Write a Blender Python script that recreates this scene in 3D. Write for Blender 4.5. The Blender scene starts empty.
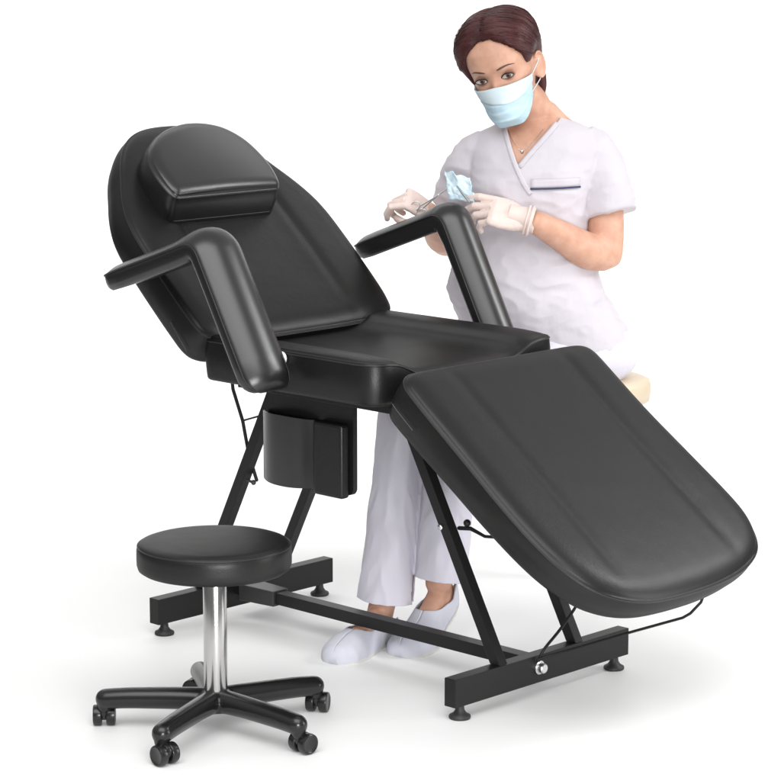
import bpy, math, random
import numpy as np
from mathutils import Vector, Matrix
random.seed(7); rng = np.random.default_rng(7)
S = bpy.context.scene
C = S.collection
PI = math.pi

# ------------------------------------------------------------------ camera numbers
CAM = np.array([4.2403, -3.8833, 1.5391]); PSI = 0.7709; TH = 0.1748; FPX = 2542.56
RV = np.array([math.cos(PSI), math.sin(PSI), 0.0])
FW = np.array([-math.sin(PSI)*math.cos(TH), math.cos(PSI)*math.cos(TH), -math.sin(TH)])
UV = np.cross(RV, FW)
NB = np.array([-FW[0], -FW[1], 0.0]); NB /= np.linalg.norm(NB)     # horizontal, away from the backdrop
P0 = np.array([0.40, 0.79, 0.0])                                   # where the person sits

def at(px, py, v):
    """point of the photograph -> person frame (x right, y away, z up), v metres forward of the seat"""
    q = FW*FPX + RV*(px-384) - UV*(py-390.5)
    k = ((P0 + NB*v - CAM) @ NB)/(q @ NB)
    w = CAM + k*q - P0
    return np.array([w @ RV, -(w @ NB), w[2]])

def loc(p):
    """world point -> person frame"""
    w = np.array(p, float) - P0
    return np.array([w @ RV, -(w @ NB), w[2]])

# ------------------------------------------------------------------ materials
def mat(name, col, rough=.5, metal=0., spec=.5, bump=None, var=None, sss=0., coat=0., sheen=0.):
    m = bpy.data.materials.new(name); m.use_nodes = True
    nt = m.node_tree; b = nt.nodes['Principled BSDF']
    b.inputs['Base Color'].default_value = (*col, 1)
    b.inputs['Roughness'].default_value = rough
    b.inputs['Metallic'].default_value = metal
    b.inputs['Specular IOR Level'].default_value = spec
    b.inputs['Coat Weight'].default_value = coat
    b.inputs['Sheen Weight'].default_value = sheen
    if sss:
        b.inputs['Subsurface Weight'].default_value = sss
        b.inputs['Subsurface Radius'].default_value = (.012, .005, .003)
        b.inputs['Subsurface Scale'].default_value = 1.0
    tc = nt.nodes.new('ShaderNodeTexCoord')
    if bump:                                   # list of (kind, scale, strength, distance, stretch)
        prev = None
        for kind, sc, st, dist, stretch in bump:
            mp = nt.nodes.new('ShaderNodeMapping'); mp.inputs['Scale'].default_value = stretch
            nt.links.new(tc.outputs['Object'], mp.inputs['Vector'])
            t = nt.nodes.new('ShaderNodeTexVoronoi' if kind == 'v' else 'ShaderNodeTexNoise')
            t.inputs['Scale'].default_value = sc
            if kind == 'n': t.inputs['Detail'].default_value = 4
            nt.links.new(mp.outputs[0], t.inputs['Vector'])
            bp = nt.nodes.new('ShaderNodeBump'); bp.inputs['Strength'].default_value = st
            bp.inputs['Distance'].default_value = dist
            nt.links.new(t.outputs[0], bp.inputs['Height'])
            if prev: nt.links.new(prev.outputs[0], bp.inputs['Normal'])
            prev = bp
        nt.links.new(prev.outputs[0], b.inputs['Normal'])
    if var:                                    # (scale, colour2, contrast, stretch)
        sc, c2, k, stretch = var
        mp = nt.nodes.new('ShaderNodeMapping'); mp.inputs['Scale'].default_value = stretch
        nt.links.new(tc.outputs['Object'], mp.inputs['Vector'])
        t = nt.nodes.new('ShaderNodeTexNoise'); t.inputs['Scale'].default_value = sc; t.inputs['Detail'].default_value = 5
        nt.links.new(mp.outputs[0], t.inputs['Vector'])
        r = nt.nodes.new('ShaderNodeValToRGB')
        r.color_ramp.elements[0].position = .5-k; r.color_ramp.elements[1].position = .5+k
        r.color_ramp.elements[0].color = (*col, 1); r.color_ramp.elements[1].color = (*c2, 1)
        nt.links.new(t.outputs[0], r.inputs[0]); nt.links.new(r.outputs[0], b.inputs['Base Color'])
        rr = nt.nodes.new('ShaderNodeMapRange'); rr.inputs['To Min'].default_value = rough*.9; rr.inputs['To Max'].default_value = min(1, rough*1.12)
        nt.links.new(t.outputs[0], rr.inputs[0]); nt.links.new(rr.outputs[0], b.inputs['Roughness'])
    return m

ONE = (1, 1, 1)
M = dict(
    leather=mat('black_leather', (.007, .007, .0069), .38, spec=.75, bump=[('v', 420, .2, .0007, ONE), ('n', 7, .2, .010, ONE), ('n', 60, .06, .001, ONE)], var=(9, (.010, .010, .0098), .25, ONE)),
    leather2=mat('armrest_leather', (.008, .008, .0079), .33, spec=.70, bump=[('v', 420, .08, .0005, ONE), ('n', 12, .06, .006, ONE)]),
    piping=mat('leather_piping', (.018, .018, .0175), .42, spec=.35),
    thread=mat('grey_seam', (.045, .045, .044), .6),
    metal=mat('black_painted_steel', (.008, .008, .008), .45, spec=.3, bump=[('n', 900, .08, .0003, ONE)]),
    metal2=mat('worn_grey_steel', (.06, .06, .06), .45, metal=.6),
    plastic=mat('black_glossy_plastic', (.008, .008, .008), .26, spec=.5, bump=[('n', 300, .04, .0003, ONE)]),
    rubber=mat('dark_rubber', (.02, .02, .02), .55),
    chrome=mat('brushed_chrome', (.50, .495, .49), .22, metal=1., bump=[('n', 60, .05, .0004, (1, 1, .02))]),
    bolt=mat('zinc_bolt', (.75, .75, .76), .3, metal=1.),
    white_plastic=mat('white_plastic', (.78, .78, .78), .35),
    floor=mat('white_studio_sweep', (.86, .86, .855), .55, spec=.3, bump=[('n', 40, .02, .002, ONE)]),
    tunic=mat('white_tunic_cotton', (.525, .493, .535), .85, spec=.2, sheen=.2, bump=[('n', 9, .55, .012, (1, 1, .55)), ('n', 30, .45, .004, (1, .8, .5)), ('n', 700, .15, .0004, ONE)], var=(14, (.565, .535, .575), .25, ONE)),
    trousers=mat('white_trouser_cotton', (.61, .59, .67), .85, spec=.2, sheen=.2, bump=[('n', 7, .5, .012, (1.6, 1.6, .35)), ('n', 22, .25, .004, (1, 1, .3))], var=(8, (.66, .64, .71), .25, (1, 1, .4))),
    navy=mat('navy_trim', (.035, .04, .10), .7),
    skin=mat('skin', (.50, .265, .18), .50, spec=.38, sss=.12, bump=[('n', 260, .14, .0006, ONE), ('n', 900, .12, .0002, ONE)], var=(34, (.63, .37, .268), .22, ONE)),
    glove=mat('latex_glove', (.70, .565, .515), .42, spec=.45, sss=.1, bump=[('n', 55, .35, .0022, ONE), ('n', 160, .2, .0008, ONE)], var=(60, (.74, .61, .56), .25, ONE)),
    hair=mat('dark_auburn_hair', (.030, .008, .009), .42, spec=.32, bump=[('n', 90, .4, .002, (1, 1, .25))], var=(30, (.090, .024, .024), .3, (1, 1, .3))),
    brow=mat('brow_hair', (.095, .042, .034), .6),
    lash=mat('dark_lashes', (.012, .007, .007), .5),
    sclera=mat('eye_white', (.66, .62, .60), .25),
    iris=mat('brown_iris', (.13, .075, .045), .2, coat=.4),
    pupil=mat('pupil', (.006, .005, .005), .1, coat=.6),
    socket=mat('eye_makeup', (.36, .165, .125), .6),
    slipper=mat('white_slipper_felt', (.52, .53, .60), .75, spec=.25, bump=[('n', 60, .2, .002, ONE)], var=(12, (.57, .57, .63), .25, ONE)),
    sole=mat('pale_sole', (.60, .59, .55), .6),
    cream=mat('cream_vinyl', (.60, .50, .37), .45, bump=[('n', 20, .15, .004, ONE)]),
    mask=mat('pale_blue_nonwoven', (.42, .59, .68), .8, spec=.2, bump=[('n', 35, .35, .004, (.6, 1, 2.2)), ('n', 500, .15, .0004, ONE)], var=(30, (.52, .68, .75), .22, (.5, 1, 3))),
    mask_lit_and_loops=mat('lit_mask_and_loop_nonwoven', (.58, .68, .73), .8, spec=.2, bump=[('n', 30, .3, .003, (.6, 1, 2.2))]),  # white of the ear loops; also paints the light on the mask's top
    pouch=mat('blue_print_wrap', (.48, .66, .76), .35, bump=[('n', 60, .3, .003, ONE)], var=(95, (.68, .77, .81), .14, ONE)),
    steel=mat('steel_instrument', (.82, .80, .80), .45, metal=1.),
    silver=mat('silver_pendant', (.75, .75, .76), .2, metal=1.),
)

def matte_mix(m, f):
    # added diffuse share dims grazing backdrop reflections: part of the surface only scatters
    nt = m.node_tree; b = nt.nodes['Principled BSDF']; out = nt.nodes['Material Output']
    d = nt.nodes.new('ShaderNodeBsdfDiffuse'); mx = nt.nodes.new('ShaderNodeMixShader'); mx.inputs[0].default_value = f
    d.inputs[0].default_value = b.inputs['Base Color'].default_value
    nt.links.new(b.outputs[0], mx.inputs[1]); nt.links.new(d.outputs[0], mx.inputs[2]); nt.links.new(mx.outputs[0], out.inputs['Surface'])
matte_mix(M['leather'], .52)
# ------------------------------------------------------------------ mesh helpers
class MB:
    def __init__(s): s.v = []; s.f = []
    def add(s, V, F):
        b = len(s.v); s.v.extend([tuple(map(float, p)) for p in V]); s.f.extend([tuple(int(i)+b for i in f) for f in F]); return s
    def grid(s, G, close_u=False, close_v=False):
        """G: (nu, nv, 3) rows"""
        G = np.asarray(G); nu, nv = G.shape[:2]; F = []
        for i in range(nu if close_u else nu-1):
            for j in range(nv if close_v else nv-1):
                a = i*nv+j; b = i*nv+(j+1) % nv; c = ((i+1) % nu)*nv+(j+1) % nv; d = ((i+1) % nu)*nv+j
                F.append((a, b, c, d))
        return s.add(G.reshape(-1, 3), F)
    def build(s, name, m, parent=None, smooth=True, sharp=None, bevel=0.):
        me = bpy.data.meshes.new(name); me.from_pydata(s.v, [], s.f); me.validate(); me.update()
        if not me.materials: me.materials.append(M[m] if isinstance(m, str) else m)
        import bmesh
        bm = bmesh.new(); bm.from_mesh(me); bmesh.ops.recalc_face_normals(bm, faces=bm.faces)
        bm.to_mesh(me); bm.free()
        o = bpy.data.objects.new(name, me); C.objects.link(o)
        if parent: o.parent = parent
        if smooth:
            for p in me.polygons: p.use_smooth = True
            if sharp:
                me.set_sharp_from_angle(angle=math.radians(sharp))
        if bevel:
            bv = o.modifiers.new('bevel', 'BEVEL'); bv.width = bevel; bv.segments = 2; bv.limit_method = 'ANGLE'
        return o

def catmull(P, n):
    P = np.asarray(P, float); m = len(P)
    Q = np.vstack([2*P[0]-P[1], P, 2*P[-1]-P[-2]]); out = []
    for t in np.linspace(0, m-1, n):
        i = min(int(t), m-2); u = t-i
        a, b, c, d = Q[i], Q[i+1], Q[i+2], Q[i+3]
        out.append(.5*((2*b)+(-a+c)*u+(2*a-5*b+4*c-d)*u*u+(-a+3*b-3*c+d)*u**3))
    return np.array(out)

def frames(P, up=None):
    P = np.asarray(P, float); T = np.gradient(P, axis=0); T /= np.linalg.norm(T, axis=1)[:, None]+1e-12
    a = np.array(up if up is not None else (0, 0, 1.)); 
    if abs(a @ T[0]) > .95: a = np.array([1., 0, 0])
    n = a-T[0]*(a @ T[0]); n /= np.linalg.norm(n); N = [n]
    for i in range(1, len(P)):
        n = N[-1]-T[i]*(N[-1] @ T[i]); n /= np.linalg.norm(n)+1e-12; N.append(n)
    N = np.array(N); return T, N, np.cross(T, N)

def tube(mb, P, r, n=14, cap='round', closed=False, up=None, flat=1.0):
    """flat scales the radius across the frame normal"""
    P = np.asarray(P, float); r = np.broadcast_to(np.asarray(r, float), (len(P),)).copy()
    if closed:
        T = np.roll(P, -1, 0)-np.roll(P, 1, 0); T /= np.linalg.norm(T, axis=1)[:, None]
        N = [np.cross(T[0], (0.3, .2, .93))]; N[0] /= np.linalg.norm(N[0])
        for i in range(1, len(P)):
            k = N[-1]-T[i]*(N[-1] @ T[i]); N.append(k/np.linalg.norm(k))
        N = np.array(N); B = np.cross(T, N)
    else:
        T, N, B = frames(P, up)
        if cap == 'round':
            a = np.linspace(0, PI/2, 5)[1:]
            P0_ = [P[0]-T[0]*r[0]*math.sin(x) for x in a][::-1]; r0 = [r[0]*max(math.cos(x), .02) for x in a][::-1]
            P1_ = [P[-1]+T[-1]*r[-1]*math.sin(x) for x in a]; r1 = [r[-1]*max(math.cos(x), .02) for x in a]
            P = np.vstack([P0_, P, P1_]); r = np.concatenate([r0, r, r1])
            N = np.vstack([[N[0]]*4, N, [N[-1]]*4]); B = np.vstack([[B[0]]*4, B, [B[-1]]*4])
    th = np.linspace(0, 2*PI, n, endpoint=False)
    G = P[:, None]+r[:, None, None]*(np.cos(th)[None, :, None]*N[:, None]*flat+np.sin(th)[None, :, None]*B[:, None])
    base = len(mb.v); mb.grid(G, close_u=closed, close_v=True)
    if not closed:
        mb.f.append(tuple(base+i for i in range(n))[::-1]); k = base+(len(P)-1)*n; mb.f.append(tuple(k+i for i in range(n)))
    return mb

def ellipsoid(mb, c, rad, R=None, nu=20, nv=28):
    G = []
    for a in np.linspace(-PI/2+.02, PI/2-.02, nu):
        th = np.linspace(0, 2*PI, nv, endpoint=False)
        p = np.stack([np.cos(a)*np.cos(th)*rad[0], np.cos(a)*np.sin(th)*rad[1], np.full(nv, math.sin(a)*rad[2])], 1)
        if R is not None: p = p @ np.asarray(R).T
        G.append(p+np.asarray(c))
    b = len(mb.v); mb.grid(np.array(G), close_v=True)
    mb.f.append(tuple(b+i for i in range(nv))[::-1]); k = b+(nu-1)*nv; mb.f.append(tuple(k+i for i in range(nv)))
    return mb

def box(mb, x0, x1, y0, y1, z0, z1):
    V = [(x, y, z) for x in (x0, x1) for y in (y0, y1) for z in (z0, z1)]
    return mb.add(V, [(0, 1, 3, 2), (4, 6, 7, 5), (0, 4, 5, 1), (2, 3, 7, 6), (0, 2, 6, 4), (1, 5, 7, 3)])

def bar(mb, a, b, w, h):
    """square bar from a to b lying in the XZ plane, w across Y, h across its other side; ends cut level"""
    a = np.array(a, float); b = np.array(b, float)
    hx = h/2/abs((b-a)[2])*np.linalg.norm(b-a) if abs((b-a)[2]) > 1e-6 else h/2
    V = []
    for p in (a, b):
        for sx, sy in ((-1, -1), (1, -1), (1, 1), (-1, 1)): V.append((p[0]+sx*hx, p[1]+sy*w/2, p[2]))
    return mb.add(V, [(0, 1, 2, 3), (4, 7, 6, 5), (0, 4, 5, 1), (1, 5, 6, 2), (2, 6, 7, 3), (3, 7, 4, 0)])

def lathe(mb, prof, c, n=48, axis=2):
    """prof: (r, z) from bottom to top, closed with fans"""
    th = np.linspace(0, 2*PI, n, endpoint=False); G = []
    for r, z in prof:
        p = np.stack([r*np.cos(th), r*np.sin(th), np.full(n, z)], 1)
        if axis == 0: p = p[:, [2, 0, 1]]
        if axis == 1: p = p[:, [0, 2, 1]]*np.array([1, 1, 1])
        G.append(p+np.asarray(c))
    b = len(mb.v); mb.grid(np.array(G), close_v=True)
    mb.f.append(tuple(b+i for i in range(n))[::-1]); k = b+(len(prof)-1)*n; mb.f.append(tuple(k+i for i in range(n)))
    return mb

def fuse(o, voxel, smooth=6, f=.5, disp=None):
    """voxel-fuse a mesh made of overlapping closed shells into one continuous surface"""
    r = o.modifiers.new('r', 'REMESH'); r.mode = 'VOXEL'; r.voxel_size = voxel; r.use_smooth_shade = True
    if smooth:
        s = o.modifiers.new('s', 'SMOOTH'); s.iterations = smooth; s.factor = f
    bpy.context.view_layer.update()
    dg = bpy.context.evaluated_depsgraph_get()
    me = bpy.data.meshes.new_from_object(o.evaluated_get(dg))
    old = o.data; o.modifiers.clear(); o.data = me; me.name = o.name
    if not len(me.materials): me.materials.append(old.materials[0])
    if disp is not None:
        n = len(me.vertices); co = np.zeros(n*3); me.vertices.foreach_get('co', co); co = co.reshape(-1, 3)
        no = np.array([tuple(v.normal) for v in me.vertices])
        co = disp(co, no); me.vertices.foreach_set('co', co.ravel()); me.update()
    for p in me.polygons: p.use_smooth = True
    return o

def props(o, label, cat, group=None):
    o['label'] = label; o['category'] = cat
    if group: o['group'] = group
    return o
def empty(name, p=(0, 0, 0), rz=0.):
    o = bpy.data.objects.new(name, None); C.objects.link(o); o.location = p; o.rotation_euler = (0, 0, rz); o.empty_display_size = .1
    return o

# ------------------------------------------------------------------ cushions
def resample(P, n):
    P = np.asarray(P, float); Q = np.vstack([P, P[:1]])
    d = np.concatenate([[0], np.cumsum(np.linalg.norm(np.diff(Q, axis=0), axis=1))])
    t = np.linspace(0, d[-1], n, endpoint=False)
    return np.stack([np.interp(t, d, Q[:, 0]), np.interp(t, d, Q[:, 1])], 1)
def smooth_loop(P, it=3):
    for _ in range(it): P = (np.roll(P, 1, 0)+2*P+np.roll(P, -1, 0))/4
    return P
def mirror_outline(half):
    half = [(float(a), max(0., float(b))) for a, b in half]
    """half: (s, y>=0) from the middle of one end round to the middle of the other"""
    h = [tuple(p) for p in half]; return h+[(s, -y) for s, y in reversed(h) if y > 1e-6]

def cushion(name, outline, O, D, Nn, T, m, parent, rim=None, dome=.012, soft=.02, crease=None, bulge=.004, rb=.012,
            n=260, rings=46, it=3, piping=True, seam_r=.0022, r2=.005, binset=0., slant=0.):
    P = smooth_loop(resample(outline, n), it)
    area = np.sum(P[:, 0]*np.roll(P[:, 1], -1)-np.roll(P[:, 0], -1)*P[:, 1])
    if area < 0: P = P[::-1]
    tg = np.roll(P, -1, 0)-np.roll(P, 1, 0); tg /= np.linalg.norm(tg, axis=1)[:, None]
    nm = np.stack([tg[:, 1], -tg[:, 0]], 1)
    nm = smooth_loop(nm, 4); nm /= np.linalg.norm(nm, axis=1)[:, None]
    rimf = rim or (lambda s, y: np.zeros_like(s))
    Tf = T if callable(T) else (lambda s, y: np.full_like(s, T))
    c = np.array([(P[:, 0].max()+P[:, 0].min())/2, (P[:, 1].max()+P[:, 1].min())/2])
    R = []
    def ring(Q, N_): R.append(np.column_stack([Q, N_]))
    for t in (.02, .3, .6, .85):
        Q = c+(P-nm*(rb+binset)-c)*t; ring(Q, -Tf(Q[:, 0], Q[:, 1]))
    for a in np.linspace(0, PI/2, 5):
        Q = P-nm*(rb*(1-math.sin(a))+binset); ring(Q, -Tf(Q[:, 0], Q[:, 1])+rb*(1-math.cos(a)))
    rz = rimf(P[:, 0], P[:, 1]); b0 = -Tf(P[:, 0], P[:, 1])+rb; tp = rz-r2
    for t in np.linspace(0, 1, 9)[1:]:
        Q = P+nm*(bulge*math.sin(PI*t)-binset*(1-t)); ring(Q, b0+(tp-b0)*t)
    def topn(Q):
        dd = np.sqrt(((Q[:, None]-P[None])**2).sum(2)).min(1)
        h = rimf(Q[:, 0], Q[:, 1])+dome*np.sqrt(1-(1-np.clip((dd-r2*.9)/soft, 0, 1))**2.2)
        if crease: h = h+crease(Q[:, 0], Q[:, 1], dd)
        return h
    for a in np.linspace(0, PI/2, 4)[1:]:
        Q = P-nm*r2*(1-math.cos(a)); ring(Q, rz-r2+r2*math.sin(a))
    Pi = P-nm*r2
    for t in [.006, .014, .024, .036, .05]+list(np.linspace(.07, .985, rings)):
        Q = c+(Pi-c)*(1-t); Q = np.array(Q); ring(Q, topn(Q)+0.0)
    G = np.array(R)
    if slant: G[..., 0] -= slant*np.clip(-(G[..., 2]+.004)/.055, 0, 1)*np.clip((.42-G[..., 0])/.085, 0, 1)
    O = np.asarray(O, float); D = np.asarray(D, float); Nn = np.asarray(Nn, float)
    W = O+G[..., :1]*D+np.array([0, 1., 0])*G[..., 1:2]+G[..., 2:3]*Nn
    mb = MB(); mb.grid(W, close_v=True)
    mb.f.append(tuple(range(n))[::-1]); k = (len(R)-1)*n; mb.f.append(tuple(k+i for i in range(n)))
    o = mb.build(name, m, parent)
    if piping:
        Q = P+nm*.0002; L = O+Q[:, :1]*D+np.array([0, 1., 0])*Q[:, 1:2]+(rz-r2)[:, None]*Nn
        pb = MB(); tube(pb, L, seam_r, n=8, closed=True); pb.build('piping', 'piping', o)
    return o, P

def rrect(s0, s1, y0, y1, r):
    out = []
    rs = r if isinstance(r, (tuple, list)) else (r,)*4
    for (cx, cy, a0, rr) in ((s1-rs[0], y1-rs[0], 0, rs[0]), (s0+rs[1], y1-rs[1], 90, rs[1]), (s0+rs[2], y0+rs[2], 180, rs[2]), (s1-rs[3], y0+rs[3], 270, rs[3])):
        for a in np.linspace(a0, a0+90, 9): out.append((cx+rr*math.cos(math.radians(a)), cy+rr*math.sin(math.radians(a))))
    return out

sm = lambda x: 1/(1+np.exp(-x))

# ================================================================== facial chair
chair = props(empty('treatment_chair', (.45, 0, 0)), 'black leather reclining treatment chair with two armrests, headrest and sloping leg rest', 'treatment chair')
class Off:  # parts are given in world metres, the thing's origin is at its base
    pass
def under(o, root=chair):
    """place a part built in world coordinates under its thing"""
    o.parent = root; o.matrix_parent_inverse = Matrix.Translation(-Vector(root.location)) ; return o

# seat
def seat_rim(s, y):
    a = np.abs(y)
    return -.034*(1-sm((a-.178)/.018))*sm((s-.16)/.02)
seat, _ = cushion('seat', rrect(.198, .7128, -.2815, .2815, (.028, .014, .014, .045)), (0, 0, .700), (1, 0, 0), (0, 0, 1), .091, 'leather', None,
                  rim=seat_rim, dome=.009, soft=.035, bulge=.003, rb=.010, r2=.005, it=3, seam_r=.0016,
                  crease=lambda s, y, d: -.0025*np.exp(-((np.abs(y)-.185)/.012)**2)-.006*np.clip((s-.60)/.11, 0, 1)**2)
under(seat)

# backrest
aB = math.radians(137)
DB = (math.cos(aB), 0, math.sin(aB)); NBk = (math.sin(aB), 0, -math.cos(aB))
half = [(-.024, 0), (-.024, .10), (-.022, .20), (-.012, .262), (.004, .288), (.03, .297), (.10, .300), (.2, .301), (.29, .298), (.34, .290), (.38, .276), (.42, .256), (.455, .235), (.49, .215), (.525, .190), (.555, .163), (.58, .130), (.597, .090), (.605, .045), (.607, 0)]
bcr = lambda s, y, d: (-.0035*np.exp(-((np.abs(y)-.165+.05*np.clip(s-.2, 0, 1))/.014)**2)-.006*sm((.15-np.abs(y))/.02))*sm((s-.02)/.02)*sm((.45-s)/.03)-.006*np.clip((.08-s)/.10, 0, 1)**2
back, bP = cushion('backrest', mirror_outline(np.vstack([half[:6], catmull(half[6:], 60)])*[[1, 1]]), (.215, 0, .705), DB, NBk, .086, 'leather', None, dome=.015, soft=.045, crease=bcr, bulge=.005, rb=.018, it=4, r2=.003, seam_r=.0017)
under(back)
# short stitched slits low on the near side face of the backrest
def slit(pts, parent, r=.0012):
    mb = MB(); tube(mb, catmull(pts, 12), r, n=6); o = mb.build('side_seam', 'thread', None); under(o); return o
def bpt(s, y, n, O=(.215, .705), D=DB, N=NBk): return (O[0]+s*D[0]+n*N[0], y, O[1]+s*D[2]+n*N[2])
slit([bpt(.085, -.3065, -.045), bpt(.04, -.306, -.050), bpt(.012, -.299, -.060)], back)

# headrest (half round pillow on the backrest)
hd = [(.329, -.196), (.329, .113), (.340, .122), (.373, .128), (.421, .126), (.479, .108), (.52, .072), (.538, .030), (.544, -.015), (.540, -.062), (.52, -.125), (.485, -.176), (.45, -.202), (.41, -.212), (.37, -.212), (.342, -.207)]
hd = hd[:2]+[tuple(p) for p in catmull(hd[2:], 70)]
head_c, hP = cushion('headrest', hd, bpt(0, 0, .069), DB, NBk, .067, 'leather2', None,
                     rim=lambda s, y: .004*sm((.42-s)/.03), dome=.012, soft=.026, crease=lambda s, y, d: .008*np.clip(1-((s-.43)/.13)**2-((y+.045)/.18)**2, -1, 1)+.004, bulge=.003, rb=.008, it=4, r2=.003, seam_r=.0010, binset=.004, slant=.026)
under(head_c)
bp_ = MB(); L = np.array([bpt(s, y, .018) for s, y in (hP-(hP-hP.mean(0))*.045)-np.column_stack([.024*np.clip((.42-hP[:, 0])/.085, 0, 1), 0*hP[:, 0]])]); tube(bp_, L, .0017, n=6, closed=True)
o = bp_.build('lower_piping', 'piping', None); under(o)

# leg rest
aL = math.radians(-37.5)
DL = (math.cos(aL), 0, math.sin(aL)); NL = (-math.sin(aL), 0, math.cos(aL))
lo = [tuple(p) for p in catmull([(.046, -.255), (.046, -.20), (.046, -.12), (.046, -.04), (.046, .04), (.046, .12), (.046, .20), (.047, .262), (.056, .288), (.085, .301), (.24, .304), (.40, .318), (.50, .326), (.56, .326), (.605, .314), (.645, .288), (.672, .245), (.693, .18), (.705, .09), (.708, 0), (.705, -.09), (.694, -.15), (.672, -.20), (.635, -.243), (.573, -.274), (.50, -.289), (.40, -.294), (.30, -.293), (.10, -.291), (.062, -.280), (.046, -.255)], 220)[:-1]]
lcr = lambda s, y, d: (-.0034*np.exp(-((y+.155)/.018)**2)-.0034*np.exp(-((y-.185-.04*np.clip(s-.3, 0, 1))/.018)**2)-.003*sm((.16-np.abs(y-.015))/.02))*sm((s-.06)/.02)*sm((.62-s)/.022)-.010*np.clip((s-.54)/.165, 0, 1)**2
leg, lP = cushion('leg_rest', lo, (.745, 0, .715), DL, NL, lambda s, y: .100-.045*s, 'leather', None, dome=.017, soft=.050, crease=lcr, bulge=.004, rb=.022, it=4, seam_r=.0016, binset=.006, r2=.003)
under(leg)
lpt = lambda s, y, n: bpt(s, y, n, (.745, .715), DL, NL)
slit([lpt(.078, -.2955, -.046), lpt(.10, -.2968, -.047), lpt(.15, -.2978, -.047)], leg)

# armrests
def armrest(y0, y1, dx=0., dz=0.):
    yc, w = (y0+y1)/2, (y1-y0)
    tip = np.array([.030, .830]); cor = np.array([.316, .930]); bot = np.array([.488, .612])
    cor = cor+(dx, .002); bot = bot+(dx, dz)
    r = .035
    d1 = (cor-tip)/np.linalg.norm(cor-tip); d2 = (bot-cor)/np.linalg.norm(bot-cor)
    pts = [tip+(cor-tip)*t for t in (0, .012, .03, .06, .1, .2, .4, .6, .75)]
    A, B = cor-d1*r, cor+d2*r
    for t in np.linspace(0, 1, 12): pts.append((1-t)**2*A+2*t*(1-t)*cor+t*t*B)
    pts += [cor+(bot-cor)*t for t in (.2, .35, .5, .65, .8, .9, .95, .975, .99, 1)]
    pts = np.array(pts); L = np.concatenate([[0], np.cumsum(np.linalg.norm(np.diff(pts, axis=0), axis=1))]); tot = L[-1]
    T = np.gradient(pts, axis=0); T /= np.linalg.norm(T, axis=1)[:, None]; N = np.stack([-T[:, 1], T[:, 0]], 1)
    G = []; seam = []
    for p, nrm, l in zip(pts, N, L):
        e1 = min(1, l/.045); e2 = min(1, (tot-l)/.040)
        k = math.sqrt(max(1-(1-e1)**2, .006))*math.sqrt(max(1-(1-e2)**2, .006))
        kw = (.55+.45*math.sqrt(max(1-(1-e1)**2, 0)))*(.50+.50*math.sqrt(max(1-(1-e2)**2, 0)))
        u = l/tot; th = (.040 if u < .42 else .040-.014*min(1, (u-.42)/.12))*k; dm = (.020+.012*min(1, max(0, (u-.35)/.12)))*k; hw = w/2*kw
        ring = []
        for t in np.linspace(-1, 1, 21):       # dome, near side to far side
            ring.append((hw*t, dm*(1-abs(t)**2.4)))
        for yy, nn in ((1, -.3), (1, -.6), (.97, -.85), (.90, -1), (.5, -1), (0, -1), (-.5, -1), (-.90, -1), (-.97, -.85), (-1, -.6), (-1, -.3)):
            ring.append((hw*yy, th*nn*(1-.42*(yy+1)/2 if nn < -.5 else 1)))
        G.append([(p[0]+nrm[0]*b, yc+a, p[1]+nrm[1]*b) for a, b in ring])
        seam.append(((p[0]-nrm[0]*.0, yc-hw-.0003, p[1]), (p[0], yc+hw+.0003, p[1])))
    mb = MB(); mb.grid(np.array(G), close_v=True)
    n = 32; mb.f.append(tuple(range(n))[::-1]); k = (len(pts)-1)*n; mb.f.append(tuple(k+i for i in range(n)))
    a = mb.build('armrest', 'leather2', None); under(a)
    loop = [s[0] for s in seam]+[s[1] for s in seam][::-1]
    pb = MB(); tube(pb, np.array(loop), .0019, n=6, closed=True); pp = pb.build('piping', 'piping', a)
    return a
for y0, y1 in ((-.430, -.304), (.335, .430)):
    armrest(y0, y1, *((.017, .022) if y0 < 0 else (0, 0)))
    s = -1 if y0 < 0 else 1; yi = y1 if y0 < 0 else y0
    mb = MB(); lathe(mb, [(.004, 0), (.0125, 0), (.0140, .002), (.0140, .008), (.011, .011), (.004, .011)], (.452, s*.2845 if s > 0 else -.2955, .686), n=24, axis=1)
    o = mb.build('pivot_cap', 'white_plastic', None, sharp=40); under(o)
    mb = MB(); tube(mb, [(.43, s*.284, .665), (.43, yi+s*.004, .665)], .009, n=16); o = mb.build('pivot_rod', 'metal', None); under(o)

# steel frame
fr = MB()
box(fr, 0, .031, -.275, .275, .029, .088)
rear = fr.build('cross_tube', 'metal', None, smooth=False, bevel=.0015); under(rear)
fr = MB(); box(fr, .9035, .934, -.275, .275, .029, .088); front = fr.build('cross_tube', 'metal', None, smooth=False, bevel=.0015); under(front)
fr = MB(); box(fr, .0315, .903, -.046, -.014, .060, .0868); o = fr.build('centre_beam', 'metal', None, smooth=False, bevel=.001); under(o)
fr = MB(); 
V = [(.06, -.058, .052), (.06, 0, .052), (.06, 0, .0905), (.06, -.058, .0905), (.17, -.053, .055), (.17, -.006, .055), (.17, -.006, .0905), (.17, -.053, .0905)]
fr.add(V, [(0, 1, 2, 3), (7, 6, 5, 4), (0, 4, 5, 1), (1, 5, 6, 2), (2, 6, 7, 3), (3, 7, 4, 0)])
o = fr.build('beam_sleeve', 'metal2', None, smooth=False, bevel=.002); under(o)
for y in (-.128, .112):
    fr = MB(); bar(fr, (.0155, y, .0885), (.268, y, .587), .024, .024); o = fr.build('leg', 'metal', None, smooth=False, bevel=.001); under(o)
    fr = MB(); bar(fr, (.9185, y, .0885), (.648, y, .587), .024, .024); o = fr.build('leg', 'metal', None, smooth=False, bevel=.001); under(o)
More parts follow.
